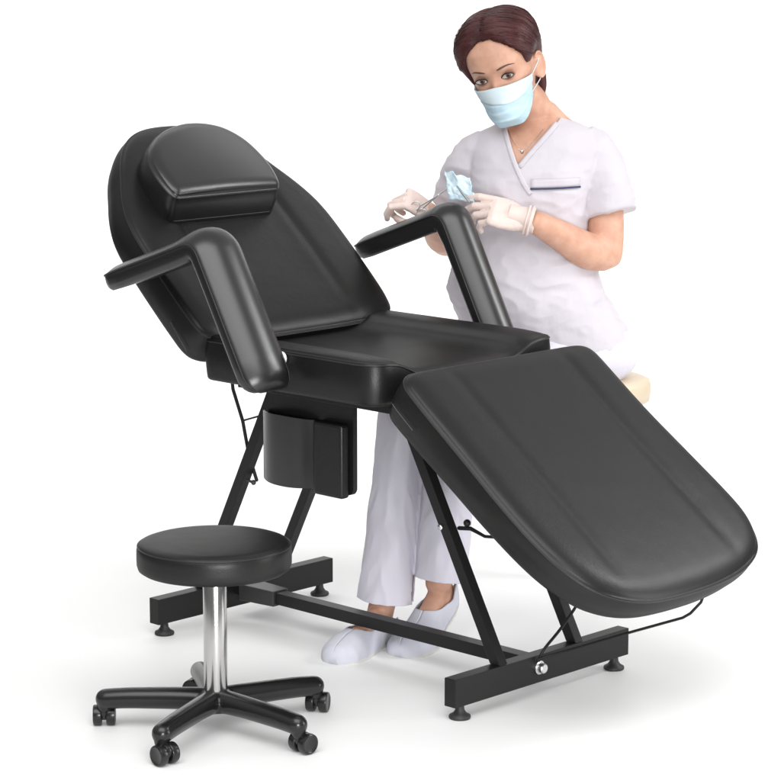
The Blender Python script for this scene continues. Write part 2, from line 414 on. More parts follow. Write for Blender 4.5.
fr = MB(); box(fr, .23, .69, -.21, -.18, .5875, .6075); box(fr, .23, .69, .18, .21, .5875, .6075)
box(fr, .23, .26, -.1795, .1795, .5875, .6075); box(fr, .66, .69, -.1795, .1795, .5875, .6075)
o = fr.build('seat_frame', 'metal', None, smooth=False, bevel=.001); under(o)
# levelling feet
for x in (.0155, .9185):
    for y in (-.245, .245):
        fr = MB(); lathe(fr, [(.004, 0), (.021, 0), (.0225, .003), (.0215, .007), (.014, .011), (.0095, .018), (.0085, .0285), (.004, .0285)], (x, y, 0.0), n=28)
        o = fr.build('levelling_foot', 'rubber', None, sharp=50); under(o)
# bolt and prop wires
fr = MB(); lathe(fr, [(.002, 0), (.0145, 0), (.0145, .003), (.0105, .004), (.0105, .014), (.0085, .016), (.002, .016)], (.9342, -.020, .062), n=6 if False else 20, axis=0)
o = fr.build('bolt', 'bolt', None, sharp=35); under(o)
fr = MB(); tube(fr, catmull([(.942, -.030, .080), (.948, -.020, .104), (.955, .030, .145), (.965, .075, .20), (.985, .11, .30), (1.0, .125, .42)], 24), .0032, n=8)
o = fr.build('prop_wire', 'metal', None); under(o)
e1 = lpt(.700, .045, -.058); e0 = (1.205, .107, .194)
fr = MB(); tube(fr, [(.942, -.034, .082), (.955, -.020, .090), (1.0, .005, .108), (1.1, .055, .151), e0, (e0[0]+.013, e0[1]+.008, e0[2]+.010), (e0[0]+.03, e0[1]+.02, e0[2]+.034), (e0[0]+.035, e0[1]+.028, e0[2]+.06)], .0030, n=8)
o = fr.build('prop_wire', 'metal', None); under(o)
fr = MB(); tube(fr, [(.768, -.1395, .352), (.768, -.1450, .352)], .0060, n=16, cap='flat'); o = fr.build('bolt', 'bolt', None); under(o)
fr = MB(); tube(fr, [(.80, -.12, .352), (.832, -.12, .356), (.871, -.12, .346), (.93, -.11, .350), (.99, -.10, .425)], [.0045, .0045, .0035, .0035, .0035], n=8)
ellipsoid(fr, (.822, -.12, .366), (.008, .008, .008), nu=8, nv=10)
o = fr.build('lock_lever', 'metal', None); under(o)
# recline rod near the rear legs
fr = MB(); tube(fr, [(.108, -.118, .60), (.116, -.12, .558), (.147, -.12, .49), (.166, -.12, .416), (.182, -.112, .36)], .0040, n=8)
tube(fr, [(.145, -.12, .490), (.215, -.13, .512)], .0022, n=6)
o = fr.build('recline_rod', 'metal', None); under(o)
fr = MB(); tube(fr, [(.175, -.135, .362), (.200, -.14, .362)], .0032, n=8); ellipsoid(fr, (.203, -.141, .362), (.006, .006, .006), nu=8, nv=10); o = fr.build('bolt', 'metal2', None); under(o)

# side storage pockets under the seat
fr = MB(); Pb = rrect(.311, .569, .395, .6055, (.002, .002, .012, .016))
n = len(Pb); V = [(x, -.196, z) for x, z in Pb]+[(x, -.184, z) for x, z in Pb]
fr.add(V, [tuple(range(n)), tuple(range(n, 2*n))[::-1]]+[(i, (i+1) % n, n+(i+1) % n, n+i) for i in range(n)])
bag = fr.build('side_panel', 'leather', None, sharp=40); under(bag)
def shell_pocket(name, x0, x1, z0, z1, yb, bow, m, parent, th=.005, skew=0.):
    G = []
    for z in np.linspace(z0, z1, 10):
        row = []
        f = 1-.04*((z1-z)/(z1-z0))
        for t in np.linspace(0, 1, 25):
            x = x0+(x1-x0)*t; y = yb-bow*(1-abs(2*t-1)**2.6)*f
            row.append((x, y, z+.004*math.sin(PI*t)*(1 if z > (z0+z1)/2 else -1)))
        G.append(row)
    G = np.array(G); G2 = G.copy(); G2[..., 1] += th; G2 = G2[::-1]
    A = np.concatenate([G, G2]); mb = MB(); nu, nv = A.shape[:2]
    mb.grid(A, close_u=True)
    for j in (0, nv-1):
        for i in range(nu//2-1): mb.f.append((i*nv+j, (i+1)*nv+j, (nu-2-i)*nv+j, (nu-1-i)*nv+j))
    o = mb.build(name, m, None, sharp=60); under(o); return o
shell_pocket('pocket', .298, .468, .398, .544, -.199, .030, 'leather2', bag)
fr = MB(); box(fr, .474, .560, -.222, -.1965, .390, .548); o = fr.build('pocket_flap', 'leather', None, smooth=True, sharp=60, bevel=.007); under(o)
o.modifiers['bevel'].segments = 5

# ================================================================== rolling stool
SX, SY = .6238, -.6375
stool = props(empty('rolling_stool', (SX, SY, 0)), 'black round rolling stool with chrome column and five casters in front of the chair', 'stool')
def us(o): return under(o, stool)
R_ = .1521
prof = [(.002, .3255), (.05, .3255), (.130, .3255), (.143, .3275), (.1495, .3320), (.1518, .340)]+[(.1521, z) for z in (.350, .362)]+[(.1518, .3700), (.1498, .3765), (.146, .3812), (.139, .3838), (.125, .3850), (.08, .3858), (.03, .3860), (.002, .3860)]
mb = MB(); lathe(mb, prof, (SX, SY, 0), n=96); o = mb.build('seat', 'leather', None); us(o)
pb = MB(); th = np.linspace(0, 2*PI, 96, endpoint=False); tube(pb, np.stack([SX+.1500*np.cos(th), SY+.1500*np.sin(th), np.full(96, .3772)], 1), .0013, n=6, closed=True); p_ = pb.build('piping', 'piping', o)
mb = MB(); lathe(mb, [(.002, .315), (.045, .315), (.046, .3252), (.002, .3252)], (SX, SY, 0), n=32); o = mb.build('seat_plate', 'metal', None, sharp=40); us(o)
mb = MB(); lathe(mb, [(.002, .300), (.017, .300), (.017, .3148), (.002, .3148)], (SX, SY, 0), n=32); o = mb.build('lift_piston', 'metal', None, sharp=40); us(o)
mb = MB(); lathe(mb, [(.002, .080), (.0228, .080), (.0232, .082), (.0232, .297), (.022, .2998), (.002, .2998)], (SX, SY, 0), n=48); o = mb.build('column', 'chrome', None, sharp=50); us(o)
PH = 3.8126
# star base: hub and five legs fused to one casting
mb = MB(); lathe(mb, [(.002, .040), (.030, .040), (.034, .046), (.0335, .066), (.029, .0800), (.026, .0835), (.002, .0835)], (SX, SY, 0), n=40)
for k in range(5):
    q = PH+k*2*PI/5; d = np.array([math.cos(q), math.sin(q), 0])
    c = np.array([SX, SY, 0]); P = [c+d*r_+np.array([0, 0, z]) for r_, z in ((.01, .062), (.06, .063), (.12, .062), (.18, .060), (.222, .057))]
    tube(mb, catmull(P, 16), np.interp(np.linspace(0, 1, 16), [0, .3, 1], [.0245, .0225, .0205]), n=20)
    tube(mb, [c+d*.226+np.array([0, 0, .040]), c+d*.226+np.array([0, 0, .055])], [.0135, .0150], n=16)
base = mb.build('star_base', 'plastic', None); fuse(base, .0026, 8); us(base)
orient = [2.2, 3.95, -.35, .55, 1.6]
def caster_parts(p, a):
    e = empty('caster', (0, 0, 0)); e.parent = None
    mb = MB(); ax = np.array([math.cos(a), math.sin(a), 0]); pr = np.array([-ax[1], ax[0], 0]); c = np.array(p)+pr*.011
    # housing between the wheels
    ellipsoid(mb, c+np.array([0, 0, .026]), (.017, .017, .016), nu=12, nv=18)
    tube(mb, [np.array(p)+np.array([0, 0, .026]), np.array(p)+np.array([0, 0, .0405])], .0085, n=14)
    hs = mb.build('caster', 'plastic', None); us(hs)
    for s in (-1, 1):
        wb = MB(); n = 36; th = np.linspace(0, 2*PI, n, endpoint=False)
        cc = c+ax*s*.0045+np.array([0, 0, .0205]); G = []
        for r_, x in ((.0006, 0), (.018, 0), (.0198, .001), (.0205, .003), (.0205, .0145), (.0198, .0168), (.0172, .0178), (.0158, .0170), (.0006, .0170)):
            G.append([cc+ax*s*x+(pr*math.cos(t)+np.array([0, 0, 1])*math.sin(t))*r_ for t in th])
        wb.grid(np.array(G), close_v=True)
        w_ = wb.build('wheel', 'plastic', hs, sharp=50)
    C.objects.unlink(e); bpy.data.objects.remove(e)
    return hs
AX = {0: 1.0, 1: PSI+PI+.55, 2: PSI-.35, 3: PSI-.15, 4: 2.6}
for k in range(5):
    q = PH+k*2*PI/5
    caster_parts((SX+.226*math.cos(q), SY+.226*math.sin(q), 0), {0: PSI+.05, 1: PSI+PI+.75, 2: PSI-.80, 3: PSI-.25, 4: PSI+1.2}[k])

# ================================================================== studio sweep
mb = MB(); ctr = np.array([.45, .1, 0])
def sw(u, v, z): return ctr+RV*u-NB*v+np.array([0, 0, z])
us_ = np.linspace(-3.2, 4.2, 12)
mb.grid(np.array([[sw(u, v, 0) for u in us_] for v in np.linspace(-3.0, 3.2, 12)]))
fl = mb.build('floor', 'floor', None); fl['kind'] = 'structure'
mb = MB(); rows = []
for a in np.linspace(0, PI/2, 14): rows.append([sw(u, 3.2+1.6*math.sin(a), 1.6*(1-math.cos(a))) for u in us_])
for z in (2.4, 3.4): rows.append([sw(u, 4.8, z) for u in us_])
mb.grid(np.array(rows)); bd = mb.build('backdrop', 'floor', None); bd['kind'] = 'structure'

# ================================================================== person
from mathutils.bvhtree import BVHTree
from mathutils import noise as mnoise
PRZ = math.atan2(RV[1], RV[0])
person = props(empty('person', tuple(P0), PRZ), 'person in white tunic, blue face mask and gloves seated behind the chair', 'person')
def put(o, root=person): o.parent = root; return o        # parts are built in the person's own frame
K = 1/415.
def rotm(ax, deg):
    return np.array(Matrix.Rotation(math.radians(deg), 3, ax))
# ---- head frame
HC = at(503.5, 66, .055); HS = 1.05
HR = rotm('Y', -15) @ rotm('Z', -21) @ rotm('X', 13)
def Hd(p): return HC+HS*(HR @ np.asarray(p, float))
HZ = np.array([-.118, -.110, -.095, -.075, -.05, -.02, .0, .03, .06, .082, .0985, .107, .1115])
HW = np.array([.014, .028, .040, .050, .059, .066, .069, .0735, .073, .064, .045, .029, .010])
HF = np.array([-.070, -.082, -.088, -.089, -.090, -.089, -.087, -.090, -.088, -.074, -.048, -.028, -.006])
HB = np.array([-.030, .000, .030, .050, .065, .082, .092, .098, .097, .085, .060, .040, .018])
def hsurf(th, z, off=0.):
    """head surface, th = 0 at the face, + towards image right"""
    w = np.interp(z, HZ, HW)+off; f = np.interp(z, HZ, HF); b = np.interp(z, HZ, HB)
    c = (f+b)/2; d = (b-f)/2+off; cy = np.cos(th); sy = np.sin(th)
    ex = 2/2.25
    return np.array([w*np.sign(sy)*abs(sy)**ex, c-d*np.sign(cy)*abs(cy)**ex, z])
def facefeat(p):
    x, y, z = p
    if y < -.03:
        g = lambda cx, cz, sx, sz: math.exp(-((x-cx)/sx)**2-((z-cz)/sz)**2)
        y += .0095*(g(.031, .000, .016, .011)+g(-.031, .000, .016, .011))       # sockets
        y -= .0045*(g(.030, .020, .020, .008)+g(-.030, .020, .020, .008))       # brow
        y -= .0160*math.exp(-(x/.0085)**2)*np.interp(z, [-.055, -.042, -.03, .0, .018], [0, 1.25, 1.0, .35, 0])
        y -= .004*(g(.042, -.03, .016, .014)+g(-.042, -.03, .016, .014))        # cheek
        y -= .005*g(0, -.07, .02, .010)
    return np.array([x, y, z])
sk = MB()
G = []
for z in np.interp(np.linspace(0, 1, 60), np.linspace(0, 1, len(HZ)), HZ):
    G.append([Hd(facefeat(hsurf(t, z))) for t in np.linspace(-PI, PI, 96, endpoint=False)])
sk.grid(np.array(G), close_v=True); n = 96; sk.f.append(tuple(range(n))[::-1]); k = 59*n; sk.f.append(tuple(k+i for i in range(n)))
# ears
for s in (1, -1):
    Re = HR @ rotm('Z', -s*22) @ rotm('X', -12)
    ec = Hd((s*.0735, .008, -.018))
    ellipsoid(sk, ec, np.array([.0075, .0165, .029])*HS, Re, 14, 20)
    loop = []
    for a in np.linspace(-2.3, 2.0, 18):
        loop.append(ec+Re @ (np.array([s*.0075, .0165*math.cos(a+.4)*1.0, .0285*math.sin(a+.4)+.001])*HS))
    tube(sk, loop, .0036, n=8)
# neck and torso
nb = at(537, 122, .0); nt_ = Hd((0, .030, -.075))
def jit(P): return catmull(P, 14)
tube(sk, jit([nb+np.array([0.008, .02, -.03]), nb*.5+nt_*.5+np.array([0, .008, 0]), nt_]), [.058]*3+[.055]*8+[.053]*3, n=28)
def torso(mb, rows, shrink=0., n=64):
    """rows: (py, centre px, half width px, v of centre, half depth m)"""
    R_ = np.array(rows, float); Q = catmull(R_, 60); G = []
    for py, cx, hw, v, hd in Q:
        c = at(cx, py, 0); th = np.linspace(0, 2*PI, n, endpoint=False); e = 2/2.3
        x = c[0]+(hw*K-shrink)*np.sign(np.cos(th))*abs(np.cos(th))**e
        y = -v+(hd-shrink)*np.sign(np.sin(th))*abs(np.sin(th))**e
        G.append(np.stack([x, y, np.full(n, c[2])], 1))
    b = len(mb.v); mb.grid(np.array(G), close_v=True); mb.f.append(tuple(b+i for i in range(n))[::-1]); k = b+59*n; mb.f.append(tuple(k+i for i in range(n)))
TR = [(117, 539, 22, .0, .050), (124, 539, 40, .0, .070), (134, 537, 58, .0, .088), (150, 535, 64, .008, .102), (175, 531, 60, .015, .112), (205, 527, 59, .02, .108), (235, 523, 63, .02, .104), (265, 523, 70, .015, .112), (295, 528, 76, .01, .125), (322, 541, 80, .005, .135), (345, 551, 82, .0, .140)]
torso(sk, TR, .009)
tube(sk, [at(545, 114, .0), at(560, 127, .0), at(582, 142, .0)], [.034, .030, .028], n=18)
# arms
ARM = np.array([.050, .047, .043, .040, .045, .042, .034, .028])
lsh, lel, lwr = at(592, 152, -.005), at(606, 256, .055), at(537, 223, .185)
P = [lsh, lsh*.5+lel*.5+np.array([.012, 0, 0]), lel*.93+lsh*.07, lel*.93+lwr*.07+np.array([0, .0, .002]), lel*.7+lwr*.3+np.array([-.002, 0, -.008]), lel*.35+lwr*.65+np.array([0, 0, -.003]), lwr]
tube(sk, catmull(P, 26), np.interp(np.linspace(0, 6, 26), [0, 1, 2, 3, 4, 5, 6], [.044, .045, .043, .043, .044, .036, .028]), n=22)
rsh, rel, rwr = at(475, 155, -.01), at(446, 240, -.17), at(429, 214, .035)
tube(sk, catmull([rsh, rsh*.5+rel*.5, rel], 14), np.linspace(.050, .040, 14), n=20)
tube(sk, catmull([rel, rel*.6+rwr*.4+np.array([0, 0, -.008]), rwr], 14), np.interp(np.linspace(0, 1, 14), [0, .35, 1], [.040, .041, .027]), n=20)
# legs (under the trousers), ankles and feet
hipR, hipL = at(545, 350, .03), at(588, 350, -.01)
knR, knL = loc((.300, .240, .478)), loc((.400, .300, .492))
anR, anL = loc((.392, .080, .100)), loc((.485, .165, .155))
for h_, kn, an in ((hipR, knR, anR), (hipL, knL, anL)):
    tube(sk, catmull([h_, h_*.5+kn*.5, kn], 16), np.linspace(.072, .050, 16), n=18)
    tube(sk, catmull([kn, kn*.7+an*.3, an], 18), np.interp(np.linspace(0, 1, 18), [0, .3, 1], [.048, .046, .029]), n=18)
FT = np.array([0, .06, .18, .32, .46, .62, .78, .90, .97, 1.0])
FWd = np.array([.010, .026, .032, .031, .034, .042, .046, .041, .027, .010])
FH = np.array([.020, .052, .070, .080, .064, .046, .042, .034, .027, .016])
def footring(heel, toe, t, grow=0., n=36, lift=0., ang=None):
    heel, toe = np.array(heel, float), np.array(toe, float)
    d = toe-heel; dh = d.copy(); dh[2] = 0; L_ = np.linalg.norm(dh); dh /= L_; side = np.array([-dh[1], dh[0], 0]); 
    # sole line: the ball stays low, the heel may be raised
    zs = heel[2]*np.clip((.72-t)/.72, 0, 1)**1.2+toe[2]
    c = heel+d*t; c[2] = zs
    w = np.interp(t, FT, FWd)+grow; h = np.interp(t, FT, FH)+grow*1.3
    th = np.linspace(0, 2*PI, n, endpoint=False) if ang is None else ang
    x = w*np.sign(np.sin(th))*abs(np.sin(th))**.85; y = np.cos(th)
    z = np.where(y > 0, h*abs(y)**.85*1.0, -.004*abs(y)**.3)+.006
    return c+side*x[:, None]+np.array([0, 0, 1.])*z[:, None]
FEET = []
for heel, toe, an in (((.383, .112, .000), (.462, -.150, .0), anR), ((.470, .212, .085), (.527, -.012, .0), anL)):
    hl = loc(heel); tl = loc(toe); FEET.append((hl, tl))
    G = [footring(hl, tl, t, -.004) for t in np.linspace(0, 1, 26)]
    b = len(sk.v); sk.grid(np.array(G), close_v=True); n = 36; sk.f.append(tuple(b+i for i in range(n))[::-1]); k = b+25*n; sk.f.append(tuple(k+i for i in range(n)))
    c = footring(hl, tl, .24).mean(0); c[2] = hl[2]+.045; tube(sk, [an, c], [.030, .030], n=18)
body = put(fuse(sk.build('body', 'skin'), .0030, 4, .5))
body.name = 'body'
def bvh_of(o):
    return BVHTree.FromPolygons([tuple(v.co) for v in o.data.vertices], [tuple(p.vertices) for p in o.data.polygons])

# ---- eyes, lids, brows
DN = HR @ np.array([0, -1., 0])
for s in (1, -1):
    cx = s*.031
    eb = MB(); ellipsoid(eb, Hd((cx, -.0700, .0)), np.array([.0125]*3)*HS, None, 20, 24); 
    def almond(w, hu, hd_, y, n=24):
        P = []
        for a in np.linspace(0, 2*PI, n, endpoint=False):
            X = math.cos(a); Z = math.sin(a); P.append((cx+w*X, y+.10*abs(w*X)**1.5+.0022*abs(X), (hu if Z > 0 else hd_)*math.copysign(abs(Z)**1.25, Z)+s*0+.0012*X*s))
        return P
    def fan(P, name, m, dome=.0012):
        mb = MB(); P = np.array(P); c = P.mean(0)+np.array([0, -dome, 0]); G = [[Hd(c+(p-c)*t+np.array([0, dome*(t*t), 0])) for p in P] for t in (.02, .5, 1.)]
        mb.grid(np.array(G), close_v=True); mb.f.append(tuple(range(len(P)))); return put(mb.build(name, m))
    Y = -.0815
    fan(almond(.0178, .0105, .0085, Y+.0012), 'eyelid', 'socket', .0006)
    fan(almond(.0142, .0066, .0048, Y-.0008), 'eyeball', 'sclera')
    def disc(r, y, name, m, dx=.0026):
        P = [(cx+dx+r*math.cos(a), y, min(r*math.sin(a), .0046)+.0013) for a in np.linspace(0, 2*PI, 24, endpoint=False)]
        return fan(P, name, m, .0004)
    disc(.0058, Y-.0022, 'iris', 'iris'); disc(.0026, Y-.0030, 'pupil', 'pupil')
    A = almond(.0148, .0070, .0051, Y-.0024, 48)
    mb = MB(); up = A[0:25]; tube(mb, [Hd(p) for p in up], np.array([.0013]+[.0013]*23+[.0013])*1.15, n=6)
    lo_ = A[24:]+[A[0]]; tube(mb, [Hd(p) for p in lo_], .00055, n=6); put(mb.build('eyelashes', 'lash'))
    mb = MB(); B = []
    for t in np.linspace(0, 1, 18):
        x = cx+s*(-.016+.036*t); z = .0208+.0038*math.sin(PI*min(1, t)*.85)-.002*max(0, t-.7)/.3
        p = hsurf(math.asin(max(-1, min(1, x/.075))), z); B.append(Hd((x, facefeat((x, p[1], z))[1]-.0010, z)))
    tube(mb, B, np.interp(np.linspace(0, 1, 18), [0, .25, .6, 1], [.0013, .0023, .0019, .0005]), n=8, up=(0, 0, 1)); put(mb.build('eyebrow', 'brow'))

# ---- mask
def maskpt(a, b, off=0.):
    """a -1..1 round the face, b 0 top .. 1 bottom"""
    th = a*1.34; 
    zt = -.013-.018*abs(a)**1.6*0-.010*abs(a); zb = -.115+.085*max(0, abs(a)-.30)**1.6
    z = zt+(zb-zt)*b
    zz = max(z, -.067)
    p = hsurf(th, zz, .0045+off)
    tent = .017*math.exp(-(a/.42)**2)*math.sin(PI*min(1, (b+.14)*.92))+.006*(1-a*a)
    p[1] -= tent; p[2] = z
    if b > .78: p[1] += (b-.78)*.09*(1-abs(a)*.4)
    pleat = 0
    for q in (.36, .55, .74): pleat += .0022*(1/(1+math.exp(-(b-q-.03*a*a)/.008)))-.0022*b/1.
    p[1] += -pleat*math.cos(th)*1.2; p[0] += -pleat*math.sin(th)*-.6
    w = .0016*math.sin(9*a+5*b)*abs(a)**1.0+.0012*math.sin(17*b+6*a)*abs(a); p[1] -= w
    return p
NA, NBb = 64, 54
V = np.array([[Hd(maskpt(a, b)) for b in np.linspace(0, 1, NBb)] for a in np.linspace(-1, 1, NA)])
mk = MB(); mk.grid(V); mo = put(mk.build('face_mask', 'mask')); so = mo.modifiers.new('t', 'SOLIDIFY'); so.thickness = .0012; so.offset = 1
mb = MB(); V = np.array([[Hd(maskpt(a, b, .0012)) for b in np.linspace(-.01, .30+.10*math.sin(2.2*a+.5), 10)] for a in np.linspace(-1.0, 1.0, NA)])
mb.grid(V); tb = mb.build('mask_lit_top', 'mask_lit_and_loops', mo); so = tb.modifiers.new('t', 'SOLIDIFY'); so.thickness = .0014; so.offset = 0  # paler strip paints the light falling on the upper mask
for s in (1, -1):
    A0, A1, E0 = maskpt(s*.99, .08), maskpt(s*.99, .86), np.array([s*.081, .020, -.004])
    mb = MB(); tube(mb, catmull([Hd(p) for p in (A0, (A0+E0)/2+np.array([s*.004, 0, .004]), E0, E0+np.array([0, .006, -.03]), (A1+E0)/2+np.array([s*.004, .004, -.014]), A1)], 24), .0011, n=6); mb.build('ear_loop', 'mask_lit_and_loops', mo)

# ---- hair
def hline(th):
    d = abs(math.degrees(th))
    return np.interp(d, [0, 12, 30, 48, 60, 68, 78, 92, 104, 125, 180], [.087, .086, .073, .052, .032, .006, .004, .016, -.01, -.075, -.088])+(-.024*math.exp(-((math.degrees(th)+66)/9)**2))
def hairpt(th, s, extra=0.):
    z0 = hline(th); z = z0+(.112-z0)*(1-(1-s)**1.35)
    thick = .0035+.0130*min(1, s*4.0)**.7
    if z > .10: pass
    p = hsurf(th, min(z, .1112), thick+extra); p[2] = z+(thick+extra)*np.clip((z-.05)/.06, 0, 1)*.8
    x = p[0]
    p[2] -= .0035*math.exp(-(x/.003)**2)*np.clip((z-.06)/.03, 0, 1)*(1 if p[1] < .04 else .3)   # the parting
    return p
hr = MB(); NT = 120
V = np.array([[Hd(hairpt(t, s)) for t in np.linspace(-PI, PI, NT, endpoint=False)] for s in np.concatenate([np.linspace(0, .3, 12), np.linspace(.34, 1, 26)])])
hr.grid(V, close_v=True); k = (V.shape[0]-1)*NT; hr.f.append(tuple(k+i for i in range(NT)))
# inner edge back to the scalp so the hair has thickness
V2 = np.array([[Hd(hsurf(t, hline(t)-.000, -.004)) for t in np.linspace(-PI, PI, NT, endpoint=False)], [Hd(hairpt(t, 0)) for t in np.linspace(-PI, PI, NT, endpoint=False)]])
hr.grid(V2, close_v=True)
ellipsoid(hr, Hd((.012, .108, -.020)), np.array([.040, .030, .040])*HS)
tube(hr, catmull([Hd(p) for p in ((.050, .050, -.01), (.058, .048, -.045), (.056, .048, -.075), (.050, .048, -.096))], 14), np.linspace(.019, .007, 14), n=14)
hm = BVHTree.FromPolygons([tuple(v) for v in hr.v], hr.f)
HO = Hd((0, .005, .03))
def onhair(dirn, off):
    dw = HR @ np.asarray(dirn, float); dw /= np.linalg.norm(dw)
    h = hm.ray_cast(Vector(HO+dw*.30), Vector(-dw))
    return np.array(h[0])+dw*off if h[0] is not None else HO+dw*.1
o_ = np.array([0, .005, .03])
for k_ in range(1150):
    s_ = 1 if k_ % 2 else -1; f0 = rng.uniform(0, 1)**1.1
    L5 = lambda a, b, c: np.array([np.interp(f0, [0, .5, 1], [a[i], b[i], c[i]]) for i in range(3)])
    A_ = L5((s_*.0015, -.088, .080), (s_*.0015, -.035, .117), (s_*.0015, .055, .110)) if True else 0
    B_ = L5((s_*.040, -.080, .062), (s_*.052, -.030, .108), (s_*.040, .065, .100))
    C_ = L5((s_*.074, -.030, .028), (s_*.085, .000, .055), (s_*.062, .075, .050))
    D_ = L5((s_*.080, .020, .010), (s_*.078, .045, .020), (s_*.045, .095, .020))
    E_ = np.array([.012+s_*rng.uniform(0, .03), .110, rng.uniform(-.045, .0)])
    j_ = rng.normal(0, .0034, (5, 3)); fly = k_ % 11 == 0
    ctrl = [p-o_+q for p, q in zip((A_, B_, C_, D_, E_), j_)]
    off = .0004+.0014*rng.uniform()
    pts = [onhair(q, off) for q in catmull(ctrl, 30)]
    if fly: pts = [p+(HR @ np.array([s_*.6, 0, .8]))*.0055*rng_f*math.sin(PI*i/29) for rng_f in [rng.uniform(.3, 1)] for i, p in enumerate(pts)]
    tube(hr, pts, np.interp(np.linspace(0, 1, 30), [0, .1, .9, 1], [.0006, .0013, .0012, .0005])*(.42 if fly else rng.uniform(.6, 1.3)), n=5)
hair = put(hr.build('hair', 'hair'))

# ---- tunic
def folds(amp, sc, stretch, seed=0., ax=None):
    def f(co, no):
        out = co.copy()
        for i in range(len(co)):
            p = co[i]; q = Vector((p[0]*stretch[0]*sc+seed, p[1]*stretch[1]*sc, p[2]*stretch[2]*sc))
            h = mnoise.fractal(q, 1.0, 2.0, 3)+.6*(1-abs(mnoise.noise(q*1.7+Vector((3, 1, seed))))*2.4)
            a = amp(p) if callable(amp) else amp
            out[i] += no[i]*h*a
        return out
    return f
tn = MB()
rows = [(r[0], r[1], r[2]+1.0, r[3], r[4]+.002) for r in TR]
torso(tn, rows)
bz = at(508, 186, .085); ellipsoid(tn, at(506, 188, .075), (.060, .050, .058)); ellipsoid(tn, at(553, 187, .070), (.060, .050, .058))
# left sleeve (image right), open hem
def sleeve(P, r, mb, flat=1.):
    tube(mb, catmull(P, 16), np.interp(np.linspace(0, 1, 16), np.linspace(0, 1, len(r)), r), n=28, cap='flat', flat=flat)
sleeve([at(578, 140, 0), at(596, 160, .003), at(605, 188, .018), at(611, 214, .034)], [.050, .060, .064, .066], tn)
ellipsoid(tn, at(592, 148, 0), (.056, .060, .048))
sleeve([at(490, 146, 0), at(473, 160, -.005), at(462, 180, -.03), at(454, 203, -.06)], [.048, .054, .055, .054], tn)
ellipsoid(tn, at(480, 152, 0), (.050, .056, .046))
amp = lambda p: .0024+.0042*math.exp(-((p[2]-.72)/.12)**2)+.002*math.exp(-((p[2]-.95)/.08)**2)
tunic = fuse(tn.build('tunic', 'tunic'), .0034, 10, .5, folds(amp, 9, (1.0, 1.0, 1.9), 2.))
# cut the neck opening and flatten-open the hem
VP = [at(502, 108, .06), at(506, 129, .07), at(511, 148, .09), at(516.5, 168, .10), at(533, 149, .09), at(550, 131, .07), at(567, 112, .05), at(560, 98, .03), at(505, 98, .03)]
poly = [(p[0], p[2]) for p in VP]
def inpoly(x, z):
    c = False; n = len(poly)
    for i in range(n):
        x1, z1 = poly[i]; x2, z2 = poly[(i+1) % n]
        if (z1 > z) != (z2 > z) and x < (x2-x1)*(z-z1)/(z2-z1)+x1: c = not c
    return c
import bmesh
def cut(o, test):
    bm = bmesh.new(); bm.from_mesh(o.data); d = [f for f in bm.faces if test(f.calc_center_median())]
    bmesh.ops.delete(bm, geom=d, context='FACES'); bm.to_mesh(o.data); bm.free()
tb = bvh_of(tunic)
nkc = at(537, 120, 0)
cut(tunic, lambda c: (inpoly(c.x, c.z) and c.y < .03) or (math.hypot(c.x-nkc[0], c.y-.005) < .058 and c.z > nkc[2]-.012))
put(tunic)
def drape(pts, off=.0015, v0=.6, bv=None):
    """drop points (x, z) onto the front of the tunic"""
    out = []
    for x, z in pts:
        h = (bv or tb).ray_cast(Vector((x, -v0, z)), Vector((0, 1, 0)))
        if h[0] is None: continue
        out.append(np.array(h[0])+np.array([0, -off, 0]))
    return np.array(out)
def line2(P, n):
    P = np.array([(p[0], p[2]) for p in P]); return catmull(P, n)
def ribbon(path, w, name, m, parent, off=.002, th=.0022, wdir=None):
    """band of width w draped along a path of (x, z)"""
    T = np.gradient(path, axis=0); T /= np.linalg.norm(T, axis=1)[:, None]; N = np.stack([-T[:, 1], T[:, 0]], 1)
    rows = [drape(path+N*w*k, off) for k in np.linspace(-.5, .5, 4)]
    L_ = min(len(r) for r in rows); mb = MB(); mb.grid(np.array([r[:L_] for r in rows])); o = mb.build(name, m, parent)
    so = o.modifiers.new('t', 'SOLIDIFY'); so.thickness = th; so.offset = 0; return o
ribbon(line2([at(558, 124, .09), at(549, 133, .09), at(534, 149, .10), at(519, 166.5, .11)], 24), .011, 'neck_band', 'tunic', tunic)
ribbon(line2([at(504.5, 128, .09), at(509.5, 148, .10), at(516, 167, .11), at(524, 184, .11), at(530, 193, .11)], 24), .011, 'neck_band', 'tunic', tunic, .0032)
ribbon(line2([at(530, 182.5, .1), at(555, 182, .1), at(580, 181.5, .1)], 14), .020, 'pocket_welt', 'tunic', tunic, .0022, .003)
ribbon(line2([at(529.5, 187.6, .1), at(555, 187.2, .1), at(580.5, 186.6, .1)], 14), .0042, 'pocket_trim', 'navy', tunic, .0045, .001)
# pendant on a fine chain
bb = bvh_of(body)
pd = drape([(at(521.5, 151, .08)[0], at(521.5, 151, .08)[2])], .003, bv=bb)
if len(pd):
    ch = MB()
    pth = drape([tuple(x) for x in line2([at(508, 128, .08), at(513, 141, .08), at(521.5, 150, .08), at(533, 141, .08), at(544, 129, .08)], 40)], .0012, bv=bb)
    tube(ch, pth, .0006, n=5); co_ = put(ch.build('necklace', 'silver'))
    pn = MB(); ellipsoid(pn, pd[0], (.0035, .002, .0045), nu=8, nv=10); pn.build('pendant', 'silver', co_)

